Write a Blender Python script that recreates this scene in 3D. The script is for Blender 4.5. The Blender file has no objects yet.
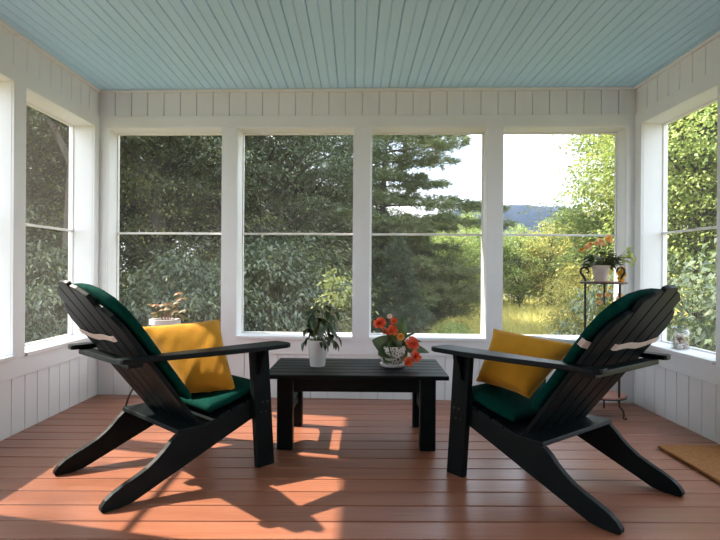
import bpy, bmesh, math, random
import numpy as np
from mathutils import Vector, Matrix

random.seed(7)
C = bpy.context.scene.collection
SC = bpy.context.scene

# ------------------------------------------------------------------ helpers
def tag(o, label=None, cat=None, group=None, kind=None):
    if label: o['label'] = label
    if cat: o['category'] = cat
    if group: o['group'] = group
    if kind: o['kind'] = kind
    return o

def empty(name, loc=(0, 0, 0), rz=0.0, parent=None):
    o = bpy.data.objects.new(name, None)
    C.objects.link(o)
    o.location = loc
    o.rotation_euler = (0, 0, rz)
    o.empty_display_size = 0.1
    if parent: o.parent = parent
    return o

def link(name, me, mat, parent=None):
    o = bpy.data.objects.new(name, me)
    C.objects.link(o)
    if mat is not None and not me.materials: me.materials.append(mat)
    if parent: o.parent = parent
    return o

def bevel(o, w=0.003, seg=2, ang=35):
    m = o.modifiers.new('bevel', 'BEVEL')
    m.width = w; m.segments = seg; m.limit_method = 'ANGLE'; m.angle_limit = math.radians(ang)
    return o

class MB:
    def __init__(s): s.v = []; s.f = []
    def add(s, vs, fs):
        b = len(s.v); s.v += [tuple(v) for v in vs]; s.f += [tuple(b + i for i in f) for f in fs]
    def box(s, x0, x1, y0, y1, z0, z1, M=None):
        vs = [Vector((x, y, z)) for z in (z0, z1) for y in (y0, y1) for x in (x0, x1)]
        if M: vs = [M @ v for v in vs]
        s.add(vs, [(0, 2, 3, 1), (4, 5, 7, 6), (0, 1, 5, 4), (2, 6, 7, 3), (0, 4, 6, 2), (1, 3, 7, 5)])
    def prism(s, poly, a, b, fn):
        """poly of 2-D points extruded from a to b; fn(u, v, w) gives the 3-D point"""
        n = len(poly)
        s.add([fn(u, v, a) for u, v in poly] + [fn(u, v, b) for u, v in poly],
              [tuple(range(n - 1, -1, -1)), tuple(range(n, 2 * n))] + [(i, (i + 1) % n, n + (i + 1) % n, n + i) for i in range(n)])
    def tube(s, pts, rad, n=8, cap=True):
        pts = [Vector(p) for p in pts]
        if not hasattr(rad, '__len__'): rad = [rad] * len(pts)
        rings = []; up = None
        for i, p in enumerate(pts):
            t = (pts[min(i + 1, len(pts) - 1)] - pts[max(i - 1, 0)])
            if t.length < 1e-9: t = Vector((0, 0, 1))
            t.normalize()
            if up is None:
                up = t.orthogonal().normalized()
            else:
                up = (up - t * up.dot(t))
                up = up.normalized() if up.length > 1e-6 else t.orthogonal().normalized()
            sd = t.cross(up)
            rings.append([p + (up * math.cos(2 * math.pi * k / n) + sd * math.sin(2 * math.pi * k / n)) * rad[i] for k in range(n)])
        vs = [v for r in rings for v in r]
        fs = [(i * n + k, i * n + (k + 1) % n, (i + 1) * n + (k + 1) % n, (i + 1) * n + k) for i in range(len(pts) - 1) for k in range(n)]
        if cap: fs += [tuple(range(n - 1, -1, -1)), tuple((len(pts) - 1) * n + k for k in range(n))]
        s.add(vs, fs)
    def lathe(s, prof, n=32, c=(0, 0, 0), closed=False):
        vs = []; m = len(prof)
        for r, z in prof:
            for k in range(n):
                a = 2 * math.pi * k / n
                vs.append((c[0] + r * math.cos(a), c[1] + r * math.sin(a), c[2] + z))
        fs = [(i * n + k, i * n + (k + 1) % n, ((i + 1) % m) * n + (k + 1) % n, ((i + 1) % m) * n + k) for i in range(m if closed else m - 1) for k in range(n)]
        if not closed: fs += [tuple(range(n - 1, -1, -1)), tuple((m - 1) * n + k for k in range(n))]
        s.add(vs, fs)
    def build(s, name, mat, parent=None, smooth=None, bev=None):
        me = bpy.data.meshes.new(name)
        me.from_pydata(s.v, [], s.f); me.update()
        bm = bmesh.new(); bm.from_mesh(me); bmesh.ops.recalc_face_normals(bm, faces=bm.faces); bm.to_mesh(me); bm.free()
        o = link(name, me, mat, parent)
        if smooth is not None:
            me.polygons.foreach_set('use_smooth', [True] * len(me.polygons))
            me.set_sharp_from_angle(angle=math.radians(smooth))
        if bev: bevel(o, bev)
        return o

def np_mesh(name, V, F, mat=None, smooth=False):
    """V (n,3) array, F (m,k) array of equal-size faces"""
    me = bpy.data.meshes.new(name)
    V = np.asarray(V, np.float32); F = np.asarray(F, np.int32); k = F.shape[1]
    me.vertices.add(len(V)); me.vertices.foreach_set('co', V.ravel())
    me.loops.add(F.size); me.loops.foreach_set('vertex_index', F.ravel())
    me.polygons.add(len(F)); me.polygons.foreach_set('loop_start', np.arange(0, F.size, k, dtype=np.int32))
    me.polygons.foreach_set('loop_total', np.full(len(F), k, np.int32))
    if smooth: me.polygons.foreach_set('use_smooth', np.ones(len(F), bool))
    me.update(calc_edges=True); me.validate()
    if mat: me.materials.append(mat)
    return me

# ------------------------------------------------------------------ materials
def new_mat(name):
    m = bpy.data.materials.new(name); m.use_nodes = True
    nt = m.node_tree; nt.nodes.clear()
    out = nt.nodes.new('ShaderNodeOutputMaterial')
    return m, nt, out

def N(nt, typ, **kw):
    n = nt.nodes.new(typ)
    for k, v in kw.items():
        if k in n.inputs: n.inputs[k].default_value = v
        else: setattr(n, k, v)
    return n

def rgba(c): return (c[0], c[1], c[2], 1.0)

def noise_mat(name, c1, c2, scale=8, rough=0.5, bump=0.0, bscale=60, stretch=(1, 1, 1), spec=0.5, island=0.0, detail=4, coat=0.0, sheen=0.0):
    m, nt, out = new_mat(name); L = nt.links.new
    tc = N(nt, 'ShaderNodeTexCoord'); mp = N(nt, 'ShaderNodeMapping'); mp.inputs['Scale'].default_value = stretch
    L(tc.outputs['Object'], mp.inputs['Vector'])
    nz = N(nt, 'ShaderNodeTexNoise', Scale=scale, Detail=detail); L(mp.outputs[0], nz.inputs['Vector'])
    mix = N(nt, 'ShaderNodeMix', data_type='RGBA')
    mix.inputs[6].default_value = rgba(c1); mix.inputs[7].default_value = rgba(c2)
    cr = N(nt, 'ShaderNodeMapRange'); cr.inputs[1].default_value = 0.35; cr.inputs[2].default_value = 0.65
    L(nz.outputs['Fac'], cr.inputs[0]); L(cr.outputs[0], mix.inputs[0])
    col = mix.outputs[2]
    if island:
        geo = N(nt, 'ShaderNodeNewGeometry'); hs = N(nt, 'ShaderNodeHueSaturation')
        mr = N(nt, 'ShaderNodeMapRange'); mr.inputs[3].default_value = 1 - island; mr.inputs[4].default_value = 1 + island
        L(geo.outputs['Random Per Island'], mr.inputs[0]); L(mr.outputs[0], hs.inputs['Value']); L(col, hs.inputs['Color']); col = hs.outputs[0]
    b = N(nt, 'ShaderNodeBsdfPrincipled', Roughness=rough)
    b.inputs['Specular IOR Level'].default_value = spec
    if coat: b.inputs['Coat Weight'].default_value = coat
    if sheen: b.inputs['Sheen Weight'].default_value = sheen
    L(col, b.inputs['Base Color'])
    if bump:
        n2 = N(nt, 'ShaderNodeTexNoise', Scale=bscale, Detail=3); L(mp.outputs[0], n2.inputs['Vector'])
        bp = N(nt, 'ShaderNodeBump', Strength=bump, Distance=0.01); L(n2.outputs['Fac'], bp.inputs['Height']); L(bp.outputs[0], b.inputs['Normal'])
    L(b.outputs[0], out.inputs[0])
    return m

def leaf_mat(name, c1, c2, c3=None, trans=0.35, scale=0.8, rough=0.5, gloss=0.06):
    """leaf: colour varies leaf by leaf and spray by spray; diffuse + translucent + a little gloss"""
    m, nt, out = new_mat(name); L = nt.links.new
    geo = N(nt, 'ShaderNodeNewGeometry'); tc = N(nt, 'ShaderNodeTexCoord')
    nz = N(nt, 'ShaderNodeTexNoise', Scale=scale, Detail=2); L(tc.outputs['Object'], nz.inputs['Vector'])
    ad = N(nt, 'ShaderNodeMath', operation='MULTIPLY_ADD'); ad.inputs[1].default_value = 0.5
    L(geo.outputs['Random Per Island'], ad.inputs[0])
    mr = N(nt, 'ShaderNodeMapRange'); mr.inputs[1].default_value = 0.3; mr.inputs[2].default_value = 0.7; mr.inputs[3].default_value = 0; mr.inputs[4].default_value = 0.5
    L(nz.outputs['Fac'], mr.inputs[0]); L(mr.outputs[0], ad.inputs[2])
    cr = N(nt, 'ShaderNodeValToRGB'); cr.color_ramp.elements[0].position = 0.1; cr.color_ramp.elements[1].position = 0.85
    cr.color_ramp.elements[0].color = rgba(c1); cr.color_ramp.elements[1].color = rgba(c3 or c2)
    if c3:
        e = cr.color_ramp.elements.new(0.5); e.color = rgba(c2)
    L(ad.outputs[0], cr.inputs[0])
    d = N(nt, 'ShaderNodeBsdfDiffuse'); t = N(nt, 'ShaderNodeBsdfTranslucent'); g = N(nt, 'ShaderNodeBsdfGlossy', Roughness=rough)
    L(cr.outputs[0], d.inputs[0]); L(cr.outputs[0], t.inputs[0])
    g.inputs[0].default_value = (1, 1, 1, 1)
    m1 = N(nt, 'ShaderNodeMixShader'); m1.inputs[0].default_value = trans; L(d.outputs[0], m1.inputs[1]); L(t.outputs[0], m1.inputs[2])
    m2 = N(nt, 'ShaderNodeMixShader'); m2.inputs[0].default_value = gloss; L(m1.outputs[0], m2.inputs[1]); L(g.outputs[0], m2.inputs[2])
    L(m2.outputs[0], out.inputs[0])
    return m

M_white = noise_mat('white_paint', (0.765, 0.775, 0.79), (0.805, 0.815, 0.83), scale=3, rough=0.45, bump=0.04, bscale=40)
M_siding = noise_mat('dark_clapboard', (0.10, 0.11, 0.11), (0.13, 0.14, 0.14), scale=3, rough=0.6, bump=0.05, bscale=40, stretch=(.3, 1, 3))
M_sash = noise_mat('white_vinyl', (0.80, 0.79, 0.78), (0.83, 0.82, 0.81), scale=5, rough=0.35)
M_ceil = noise_mat('pale_blue_paint', (0.45, 0.70, 0.88), (0.48, 0.73, 0.91), scale=4, rough=0.5, stretch=(1, .2, 1), bump=0.03)
M_floor = noise_mat('red_brown_decking', (0.25, 0.093, 0.052), (0.31, 0.122, 0.070), scale=6, rough=0.31, stretch=(.25, 3, 1), bump=0.12, bscale=30, island=0.09, spec=0.5)
M_black = noise_mat('black_green_paint', (0.004, 0.0072, 0.0076), (0.0056, 0.0096, 0.010), scale=10, rough=0.42, bump=0.05, bscale=50, spec=0.12)
M_green = noise_mat('emerald_fabric', (0.0, 0.032, 0.0235), (0.001, 0.043, 0.032), scale=40, rough=0.85, bump=0.35, bscale=260, spec=0.05)
M_yellow = noise_mat('golden_fabric', (0.57, 0.255, 0.016), (0.63, 0.295, 0.022), scale=12, rough=0.85, bump=0.3, bscale=240, spec=0.15, sheen=0.1)
M_strap = noise_mat('cream_webbing', (0.62, 0.50, 0.42), (0.68, 0.56, 0.48), scale=60, rough=0.8, bump=0.3, bscale=300)
M_iron = noise_mat('black_wrought_iron', (0.012, 0.011, 0.011), (0.02, 0.018, 0.016), scale=30, rough=0.45, bump=0.15, bscale=120)
M_shelf = noise_mat('red_brown_shelf', (0.20, 0.07, 0.045), (0.27, 0.11, 0.07), scale=25, rough=0.5, bump=0.1)
M_potw = noise_mat('white_glazed_pot', (0.76, 0.72, 0.68), (0.80, 0.76, 0.72), scale=8, rough=0.35)
M_pott = noise_mat('pale_stone_pot', (0.55, 0.47, 0.42), (0.66, 0.58, 0.52), scale=20, rough=0.7, bump=0.2)
M_soil = noise_mat('potting_soil', (0.03, 0.02, 0.014), (0.06, 0.04, 0.028), scale=40, rough=0.95, bump=0.6)
M_stem = noise_mat('green_stem', (0.10, 0.14, 0.03), (0.16, 0.17, 0.06), scale=20, rough=0.6)
M_rstem = noise_mat('red_stem', (0.22, 0.09, 0.05), (0.28, 0.13, 0.07), scale=20, rough=0.6)
M_bark = noise_mat('dark_bark', (0.05, 0.042, 0.036), (0.10, 0.085, 0.07), scale=12, rough=0.9, bump=0.6, bscale=25, stretch=(1, 1, .25))
M_coir = noise_mat('coir', (0.36, 0.145, 0.04), (0.48, 0.21, 0.065), scale=90, rough=0.95, bump=1.0, bscale=420)
M_ground = noise_mat('forest_ground', (0.12, 0.12, 0.04), (0.25, 0.22, 0.08), scale=0.7, rough=0.95, bump=0.5, bscale=6)
M_hill = noise_mat('wooded_mountain', (0.010, 0.017, 0.014), (0.018, 0.025, 0.018), scale=0.05, rough=0.95, bump=1.0, bscale=0.25, detail=8)  # darker than real forest, dimming by haze put into the colour
M_roof = noise_mat('roof_boards', (0.25, 0.24, 0.23), (0.3, 0.29, 0.28), scale=5, rough=0.8)
M_shell = noise_mat('sea_shell', (0.58, 0.42, 0.36), (0.74, 0.66, 0.60), scale=25, rough=0.4)
M_shelld = noise_mat('brown_shell', (0.20, 0.10, 0.075), (0.38, 0.22, 0.17), scale=25, rough=0.4)

# patterned begonia pot: white glaze with a brown swirling crackle
def pattern_pot():
    m, nt, out = new_mat('patterned_glaze'); L = nt.links.new
    tc = N(nt, 'ShaderNodeTexCoord'); nz = N(nt, 'ShaderNodeTexNoise', Scale=30.0, Detail=2); L(tc.outputs['Object'], nz.inputs['Vector'])
    mx = N(nt, 'ShaderNodeMix', data_type='RGBA'); mx.inputs[0].default_value = 0.035; L(tc.outputs['Object'], mx.inputs[6]); L(nz.outputs['Color'], mx.inputs[7])
    vo = N(nt, 'ShaderNodeTexVoronoi', feature='DISTANCE_TO_EDGE', Scale=70.0); L(mx.outputs[2], vo.inputs['Vector'])
    cr = N(nt, 'ShaderNodeValToRGB'); cr.color_ramp.elements[0].position = 0.10; cr.color_ramp.elements[1].position = 0.22
    cr.color_ramp.elements[0].color = (0.70, 0.66, 0.60, 1); cr.color_ramp.elements[1].color = (0.13, 0.075, 0.05, 1)
    L(vo.outputs['Distance'], cr.inputs[0])
    b = N(nt, 'ShaderNodeBsdfPrincipled', Roughness=0.35); L(cr.outputs[0], b.inputs['Base Color']); L(b.outputs[0], out.inputs[0])
    return m
M_patt = pattern_pot()

def screen_mat(name, op, col):
    m, nt, out = new_mat(name); L = nt.links.new
    t = N(nt, 'ShaderNodeBsdfTransparent'); d = N(nt, 'ShaderNodeBsdfDiffuse'); tl = N(nt, 'ShaderNodeBsdfTranslucent')
    d.inputs[0].default_value = rgba(col); tl.inputs[0].default_value = rgba(col)
    dm = N(nt, 'ShaderNodeMixShader'); dm.inputs[0].default_value = 0.4; L(d.outputs[0], dm.inputs[1]); L(tl.outputs[0], dm.inputs[2])
    mx = N(nt, 'ShaderNodeMixShader'); mx.inputs[0].default_value = op; L(t.outputs[0], mx.inputs[1]); L(dm.outputs[0], mx.inputs[2])
    L(mx.outputs[0], out.inputs[0])
    return m
M_screen = screen_mat('insect_screen', 0.085, (0.27, 0.25, 0.225))   # two faces per sheet

def glass_mat():
    m, nt, out = new_mat('clear_glass'); L = nt.links.new
    t = N(nt, 'ShaderNodeBsdfTransparent'); t.inputs[0].default_value = (0.93, 0.95, 0.95, 1); g = N(nt, 'ShaderNodeBsdfGlossy', Roughness=0.03)
    lw = N(nt, 'ShaderNodeLayerWeight', Blend=0.5); pw = N(nt, 'ShaderNodeMath', operation='POWER'); pw.inputs[1].default_value = 2.5; L(lw.outputs['Facing'], pw.inputs[0])
    ml = N(nt, 'ShaderNodeMath', operation='MULTIPLY_ADD'); ml.inputs[1].default_value = 0.5; ml.inputs[2].default_value = 0.07; L(pw.outputs[0], ml.inputs[0])
    mx = N(nt, 'ShaderNodeMixShader'); L(ml.outputs[0], mx.inputs[0]); L(t.outputs[0], mx.inputs[1]); L(g.outputs[0], mx.inputs[2])
    L(mx.outputs[0], out.inputs[0])
    return m
M_glass = glass_mat()

def haze_mat():
    m, nt, out = new_mat('blue_haze')
    v = N(nt, 'ShaderNodeVolumeScatter', Density=0.0005, Anisotropy=0.0)
    v.inputs[0].default_value = (0.11, 0.31, 1.0, 1)
    nt.links.new(v.outputs[0], out.inputs['Volume'])
    return m

# ------------------------------------------------------------------ camera
EYE = 0.91
yaw, pitch, roll = -0.0081, -0.0006, -0.0069
cy_, sy_, cp_, sp_ = math.cos(yaw), math.sin(yaw), math.cos(pitch), math.sin(pitch)
f_ = Vector((-sy_ * cp_, cy_ * cp_, sp_)); r_ = Vector((cy_, sy_, 0)); u_ = r_.cross(f_)
cr_, sr_ = math.cos(roll), math.sin(roll)
r2 = r_ * cr_ - u_ * sr_; u2 = u_ * cr_ + r_ * sr_
cam_d = bpy.data.cameras.new('camera'); cam = bpy.data.objects.new('camera', cam_d); C.objects.link(cam)
cam.matrix_world = Matrix(((r2.x, u2.x, -f_.x, 0), (r2.y, u2.y, -f_.y, 0), (r2.z, u2.z, -f_.z, EYE), (0, 0, 0, 1)))
cam_d.sensor_fit = 'HORIZONTAL'; cam_d.sensor_width = 36; cam_d.lens = 541 / 720 * 36
cam_d.clip_start = 0.05; cam_d.clip_end = 2000
SC.camera = cam

# ------------------------------------------------------------------ room
D, SK, XL, XR, H = 3.8116, -0.0473, -1.8491, 1.9292, 2.181
ZS, ZT, ZF, ZA, ZM = 0.437, 1.910, 1.995, 0.310, 1.168     # sill, head, frieze foot, apron foot, meeting rail
YB = -1.35                                                   # house wall behind the camera
TH = 0.17
yBL, yBR = D + SK * XL, D + SK * XR

def structure(o): o['kind'] = 'structure'; return o

# floor: deck boards running left to right
fl = MB(); bw = 0.1313; y = 3.136
while y < yBL: y += bw
while y > YB:
    fl.box(XL - 0.02, XR + 0.02, y - bw + 0.0034, y - 0.0034, -0.03, 0.0)
    y -= bw
structure(fl.build('floor', M_floor, bev=0.003))
sub = MB(); sub.box(XL - TH, XR + TH, YB - .1, yBL + TH, -0.14, -0.035)
structure(sub.build('trim_1', M_soil))

# ceiling: beadboard running away from the camera
ce = MB(); prof = []
x = XL - 0.05; bwc = 0.118
while x < XR + 0.06:
    prof += [(x, H + 0.010), (x + 0.0045, H), (x + bwc * .5 - 0.006, H), (x + bwc * .5 - 0.002, H + 0.005), (x + bwc * .5 + 0.002, H + 0.005), (x + bwc * .5 + 0.006, H), (x + bwc - 0.0045, H)]
    x += bwc
n = len(prof)
ce.add([(u, YB - .1, z) for u, z in prof] + [(u, yBL + .05, z) for u, z in prof], [(i, i + 1, n + i + 1, n + i) for i in range(n - 1)])
ce.box(XL - TH, XR + TH, YB - .1, yBL + .1, H + 0.02, H + 0.05)
structure(ce.build('ceiling', M_ceil))
rf = MB(); rf.box(XL - .32, XR + .32, YB - .3, yBL + .30, H + 0.12, H + 0.2)
rf.box(XL - TH, XR + TH, YB - .1, yBL + TH - .02, H + 0.05, H + 0.125)
structure(rf.build('roof', M_roof))

WIN = [0]
def make_window(M, a, b, z0=ZS, z1=ZT):
    """window in wall frame M (local x along wall, y outward): jambs, sash, meeting rail, sill and two screens"""
    WIN[0] += 1
    r = empty('window_%d' % WIN[0]); r.matrix_world = M @ Matrix.Translation((a, 0, 0)); structure(r)
    w = b - a
    f = MB()
    for (x0, x1, zz0, zz1) in ((0, .002, z0, z1), (w - .002, w, z0, z1), (.002, w - .002, z1 - .002, z1)):
        f.box(x0, x1, 0.004, TH, zz0, zz1)                                            # jamb liner
    f.build('jamb', M_white, r)
    s = MB(); q = .007
    s.box(.002, .002 + q, .135, .165, z0, z1 - .002); s.box(w - .002 - q, w - .002, .135, .165, z0, z1 - .002)
    s.box(.002 + q, w - .002 - q, .135, .165, z0, z0 + .010); s.box(.002 + q, w - .002 - q, .135, .165, z1 - .002 - .010, z1 - .002)
    s.build('sash', M_sash, r, bev=.002)
    m_ = MB(); m_.box(.002 + q, w - .002 - q, .13, .155, ZM - .007, ZM + .007); m_.build('meeting_rail', M_sash, r, bev=.002)
    t = MB(); t.box(0, w, -.026, .165, z0 - .022, z0); t.build('window_sill', M_white, r, bev=.003)
    for nm, zz0, zz1 in (('lower_screen', z0 + .010, ZM - .007), ('upper_screen', ZM + .007, z1 - .014)):
        p = MB(); p.box(.002 + q, w - .002 - q, .1425, .1440, zz0, zz1); p.build(nm, M_screen, r)
    return r

def make_wall(name, M, x0, x1, openings, doors=()):
    w = MB()
    def beads(xa, xb, za, zb, bwid=.119):
        k = max(1, round((xb - xa) / bwid)); ww = (xb - xa) / k
        for i in range(k):
            w.box(xa + i * ww + .0022, xa + (i + 1) * ww - .0022, 0, .016, za, zb)
    beads(x0, x1, ZF, H + .01); w.box(x0, x1, .012, TH, ZT, H + .05)
    w.box(x0, x1, -.010, .012, ZT, ZF)                                # header board
    segs = []; xa = x0
    for a, b in sorted(doors): segs.append((xa, a)); xa = b
    segs.append((xa, x1))
    for a, b in segs:
        beads(a, b, 0, ZA); w.box(a, b, .012, TH, -.03, ZS - .022); w.box(a, b, -.010, .012, ZA, ZS - .022)
    xa = x0
    for a, b in sorted(list(openings) + list(doors)):
        w.box(xa, a, -.010, TH, ZS - .022, ZT)                         # post
        xa = b
    w.box(xa, x1, -.010, TH, ZS - .022, ZT)
    o = structure(w.build(name, M_white, bev=.0022)); o.matrix_world = M
    for a, b in openings: make_window(M, a, b)
    return o

MBk = Matrix.Translation((0, D, 0)) @ Matrix.Rotation(math.atan(SK), 4, 'Z')
cb = 1 / math.cos(math.atan(SK))
make_wall('wall_back', MBk, XL * cb, XR * cb, [(-1.786, -.956), (-.845, -.020), (.099, .915), (1.025, 1.866)])
MLf = Matrix.Translation((XL, 0, 0)) @ Matrix.Rotation(math.pi / 2, 4, 'Z')
make_wall('wall_left', MLf, YB, yBL + .1, [(3.03, 3.818), (2.13, 2.922), (1.23, 2.022), (.33, 1.122), (-.57, .222)])
MRt = Matrix.Translation((XR, 0, 0)) @ Matrix.Rotation(-math.pi / 2, 4, 'Z')
make_wall('wall_right', MRt, -yBR - .1, -YB, [(-3.632, -2.865), (-1.75, -.95), (-.85, -.05)], doors=[(-2.755, -1.90)])

# screen door in the right wall (its casing closes the picture at the right edge)
dr = empty('door_1'); dr.matrix_world = MRt @ Matrix.Translation((-2.755, 0, 0)); structure(dr)
d = MB()
d.box(0, .10, .06, .10, .005, ZT - .004); d.box(.755, .855, .06, .10, .005, ZT - .004); d.box(.10, .755, .06, .10, .005, .22)
d.box(.10, .755, .06, .10, ZT - .12, ZT - .004); d.box(.10, .755, .06, .10, .86, .94)
d.build('door_frame', M_white, dr, bev=.003)
p = MB(); p.box(.10, .755, .079, .0805, .22, .86); p.box(.10, .755, .079, .0805, .94, ZT - .12); p.build('screen', M_screen, dr)
hd = MB(); hd.tube([(.805, .06, .95), (.805, .02, .95), (.805, .02, 1.07), (.805, .06, 1.07)], .007); hd.build('door_handle', M_iron, dr, smooth=50)

# the unseen house wall behind the camera, siding darkened to cut fill light
hw = MB()
z = 0
while z < H:
    hw.box(XL - TH, XR + TH, YB - .1, YB, z, min(z + .117, H + .05)); z += .12
structure(hw.build('wall_front', M_siding, bev=.003))

# thin moulding where walls meet the ceiling
t = MB(); t.box(XL * cb, XR * cb, -.022, .0, H - .017, H + .001); o = structure(t.build('trim_2', M_white, bev=.004)); o.matrix_world = MBk
t = MB(); t.box(XL, XL + .022, YB, yBL, H - .017, H + .001); structure(t.build('trim_3', M_white, bev=.004))
t = MB(); t.box(XR - .022, XR, YB, yBR, H - .017, H + .001); structure(t.build('trim_4', M_white, bev=.004))

# ------------------------------------------------------------------ chairs
def make_chair(name, label, loc, ang):
    r = empty(name, loc, ang); tag(r, label, 'chair', 'matching slatted garden chairs')
    # seat stringers that run back to the floor as the rear legs
    st = [(.700, .322), (.60, .290), (.50, .262), (.42, .242), (.36, .232), (.288, .226), (.262, .205), (.235, .176), (.205, .150), (.165, .122), (.12, .101), (.07, .080), (.03, .061),
          (.004, .042), (-.012, .022), (-.013, .008), (-.004, 0), (.055, 0), (.105, .006), (.30, .083), (.50, .163), (.690, .238), (.700, .245)]
    for s in (-1, 1):
        m = MB(); a, b = (.242, .270) if s > 0 else (-.270, -.242)
        m.prism(st, a, b, lambda u, v, w: (u, w, v)); m.build('rear_leg', M_black, r, bev=.003)
        # front leg, leaning a little
        m = MB(); a, b = (.270, .302) if s > 0 else (-.302, -.270)
        m.prism([(.668, 0), (.760, 0), (.722, .545), (.630, .545)], a, b, lambda u, v, w: (u, w, v)); fl_ = m.build('front_leg', M_black, r, bev=.003)
        for bx, bz in ((.69, .30), (.715, .30), (.68, .255), (.705, .255)):
            m = MB(); m.tube([(bx, s * .300, bz), (bx, s * .3055, bz)], .005, 8); m.build('bolt', M_iron, fl_)
        # bracket under the arm
        m = MB(); br = [(.302, .545), (.352, .545), (.349, .525), (.333, .492), (.325, .462), (.320, .435), (.302, .425)]
        m.prism([(s * u, v) for u, v in br], .662, .684, lambda u, v, w: (w, u, v)); m.build('arm_bracket', M_black, r, bev=.002)
        # arm board: wide at the front, narrow at the back
        ar = [(.05, .245), (.06, .235), (.20, .238), (.40, .240), (.60, .238), (.78, .240), (.806, .250), (.815, .275), (.815, .335), (.806, .358), (.78, .370), (.62, .372), (.40, .345), (.20, .312), (.08, .300), (.055, .292), (.05, .28)]
        m = MB(); m.prism([(u, s * v) for u, v in ar], .545, .566, lambda u, v, w: (u, v, w)); m.build('arm', M_black, r, bev=.004)
    # board across the back that carries the arms, and the board behind the seat
    m = MB(); m.prism([(.088, -.262), (.147, -.262), (.147, .262), (.088, .262)], .522, .5445, lambda u, v, w: (u, v, w)); m.build('arm_support', M_black, r, bev=.003)
    m = MB(); m.prism([(.288, .228), (.292, .246), (.412, .246), (.412, .226)], -.272, .272, lambda u, v, w: (u, w, v)); m.build('rear_rail', M_black, r, bev=.003)
    m = MB(); m.prism([(.700, .245), (.700, .330), (.722, .330), (.722, .245)], -.242, .242, lambda u, v, w: (u, w, v)); m.build('front_apron', M_black, r, bev=.003)
    # seat slats
    m = MB(); cs = [(.442, .250), (.511, .272), (.580, .292), (.649, .313)]
    for fx, fz in cs:
        m.prism([(fx - .032, fz - .018), (fx + .032, fz), (fx + .032, fz + .014), (fx - .032, fz - .004)], -.268, .268, lambda u, v, w: (u, w, v))
    m.build('seat', M_black, r, bev=.003)
    # back: five fanned slats with an arched top
    f0, k = .385, .76
    nb = Vector((1, 0, k)).normalized(); ub = Vector((-k, 0, 1)).normalized()
    o0 = Vector((f0, 0, .25))
    s2 = lambda zz: (zz - .25) / ub.z
    tops = {-2: [(.70, .758), (.50, .752), (.15, .720), (0, .68)], -1: [(1, .838), (.6, .828), (0, .800)], 0: [(1, .846), (.75, .852), (.25, .852), (0, .846)],
            1: [(0, .838), (.4, .828), (1, .800)], 2: [(.0, .762), (.35, .752), (.75, .722), (1, .68)]}
    for i in range(-2, 3):
        wb0, wt = .092, .112
        yl0, yr0 = i * wb0 - wb0 / 2 + .0025, i * wb0 + wb0 / 2 - .0025
        zt = .80
        def lat(e, zz):
            fr = (zz - .235) / (.855 - .235)
            c_ = i * (wb0 + (wt - wb0) * fr); hw_ = (wb0 + (wt - wb0) * fr) / 2 - .003
            return c_ + (2 * e - 1) * hw_
        tp = sorted(tops[i], key=lambda q: q[0])
        if i == -2: tp = [(0, .68), (.25, .722), (.65, .752), (1, .762)]
        poly = [(lat(0, .235), s2(.235))] + [(lat(e, zz), s2(zz)) for e, zz in tp] + [(lat(1, .235), s2(.235))]
        m = MB()
        m.prism(poly, 0, .020, lambda u, v, w: o0 + ub * v + nb * w + Vector((0, u, 0)))
        m.build('back_slat', M_black, r, bev=.004)
    return r

LCH = make_chair('garden_chair', 'left dark green-black slatted reclining chair with sunlit rear legs', (-1.119, 2.202, 0), .802)
RCH = make_chair('garden_chair', 'right dark green-black slatted reclining chair standing in shade by the doormat', (1.122, 2.026, 0), 2.234)

# cushions: puffy slabs bent along seat and back
def puffy(name, mat, parent, outline, thick, M, nseg=10, tuft=(), puff=1.0):
    """pillow-like slab over a closed 2-D outline (u,v); M maps (u, v, w) to parent space"""
    cx = sum(p[0] for p in outline) / len(outline); cy = sum(p[1] for p in outline) / len(outline)
    n = len(outline); V = []; F = []
    def ring(t, side):
        h = thick / 2 * (1 - t ** 7) ** .5 * puff
        return [(cx + (u - cx) * t, cy + (v - cy) * t, side * h) for u, v in outline]
    ts = [1 - (1 - i / nseg) ** 1.6 for i in range(nseg + 1)]
    rings = []
    for side in (1, -1):
        idx = []
        for j, t_ in enumerate(ts):
            if side == -1 and j == nseg: idx.append(rings[0][nseg]); continue
            if t_ < 1e-6:
                V.append((cx, cy, side * thick / 2)); idx.append([len(V) - 1] * n); continue
            b = len(V); V += ring(t_, side); idx.append(list(range(b, b + n)))
        rings.append(idx)
    for si, idx in enumerate(rings):
        for j in range(nseg):
            for i in range(n):
                a, b, c, d_ = idx[j][i], idx[j][(i + 1) % n], idx[j + 1][(i + 1) % n], idx[j + 1][i]
                q = (a, b, c, d_) if si == 0 else (d_, c, b, a)
                if j == 0: q = (a, c, d_) if si == 0 else (d_, c, a)
                F.append(q)
    W = [tuple(M(*v)) for v in V]
    mb = MB(); mb.v = W; mb.f = F
    return mb.build(name, mat, parent, smooth=180)

def densify(poly, step=.02):
    o = []
    for i, p0 in enumerate(poly):
        p1 = poly[(i + 1) % len(poly)]; L_ = math.hypot(p1[0] - p0[0], p1[1] - p0[1]); k = max(1, int(L_ / step))
        o += [(p0[0] + (p1[0] - p0[0]) * j / k, p0[1] + (p1[1] - p0[1]) * j / k) for j in range(k)]
    return o

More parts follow.
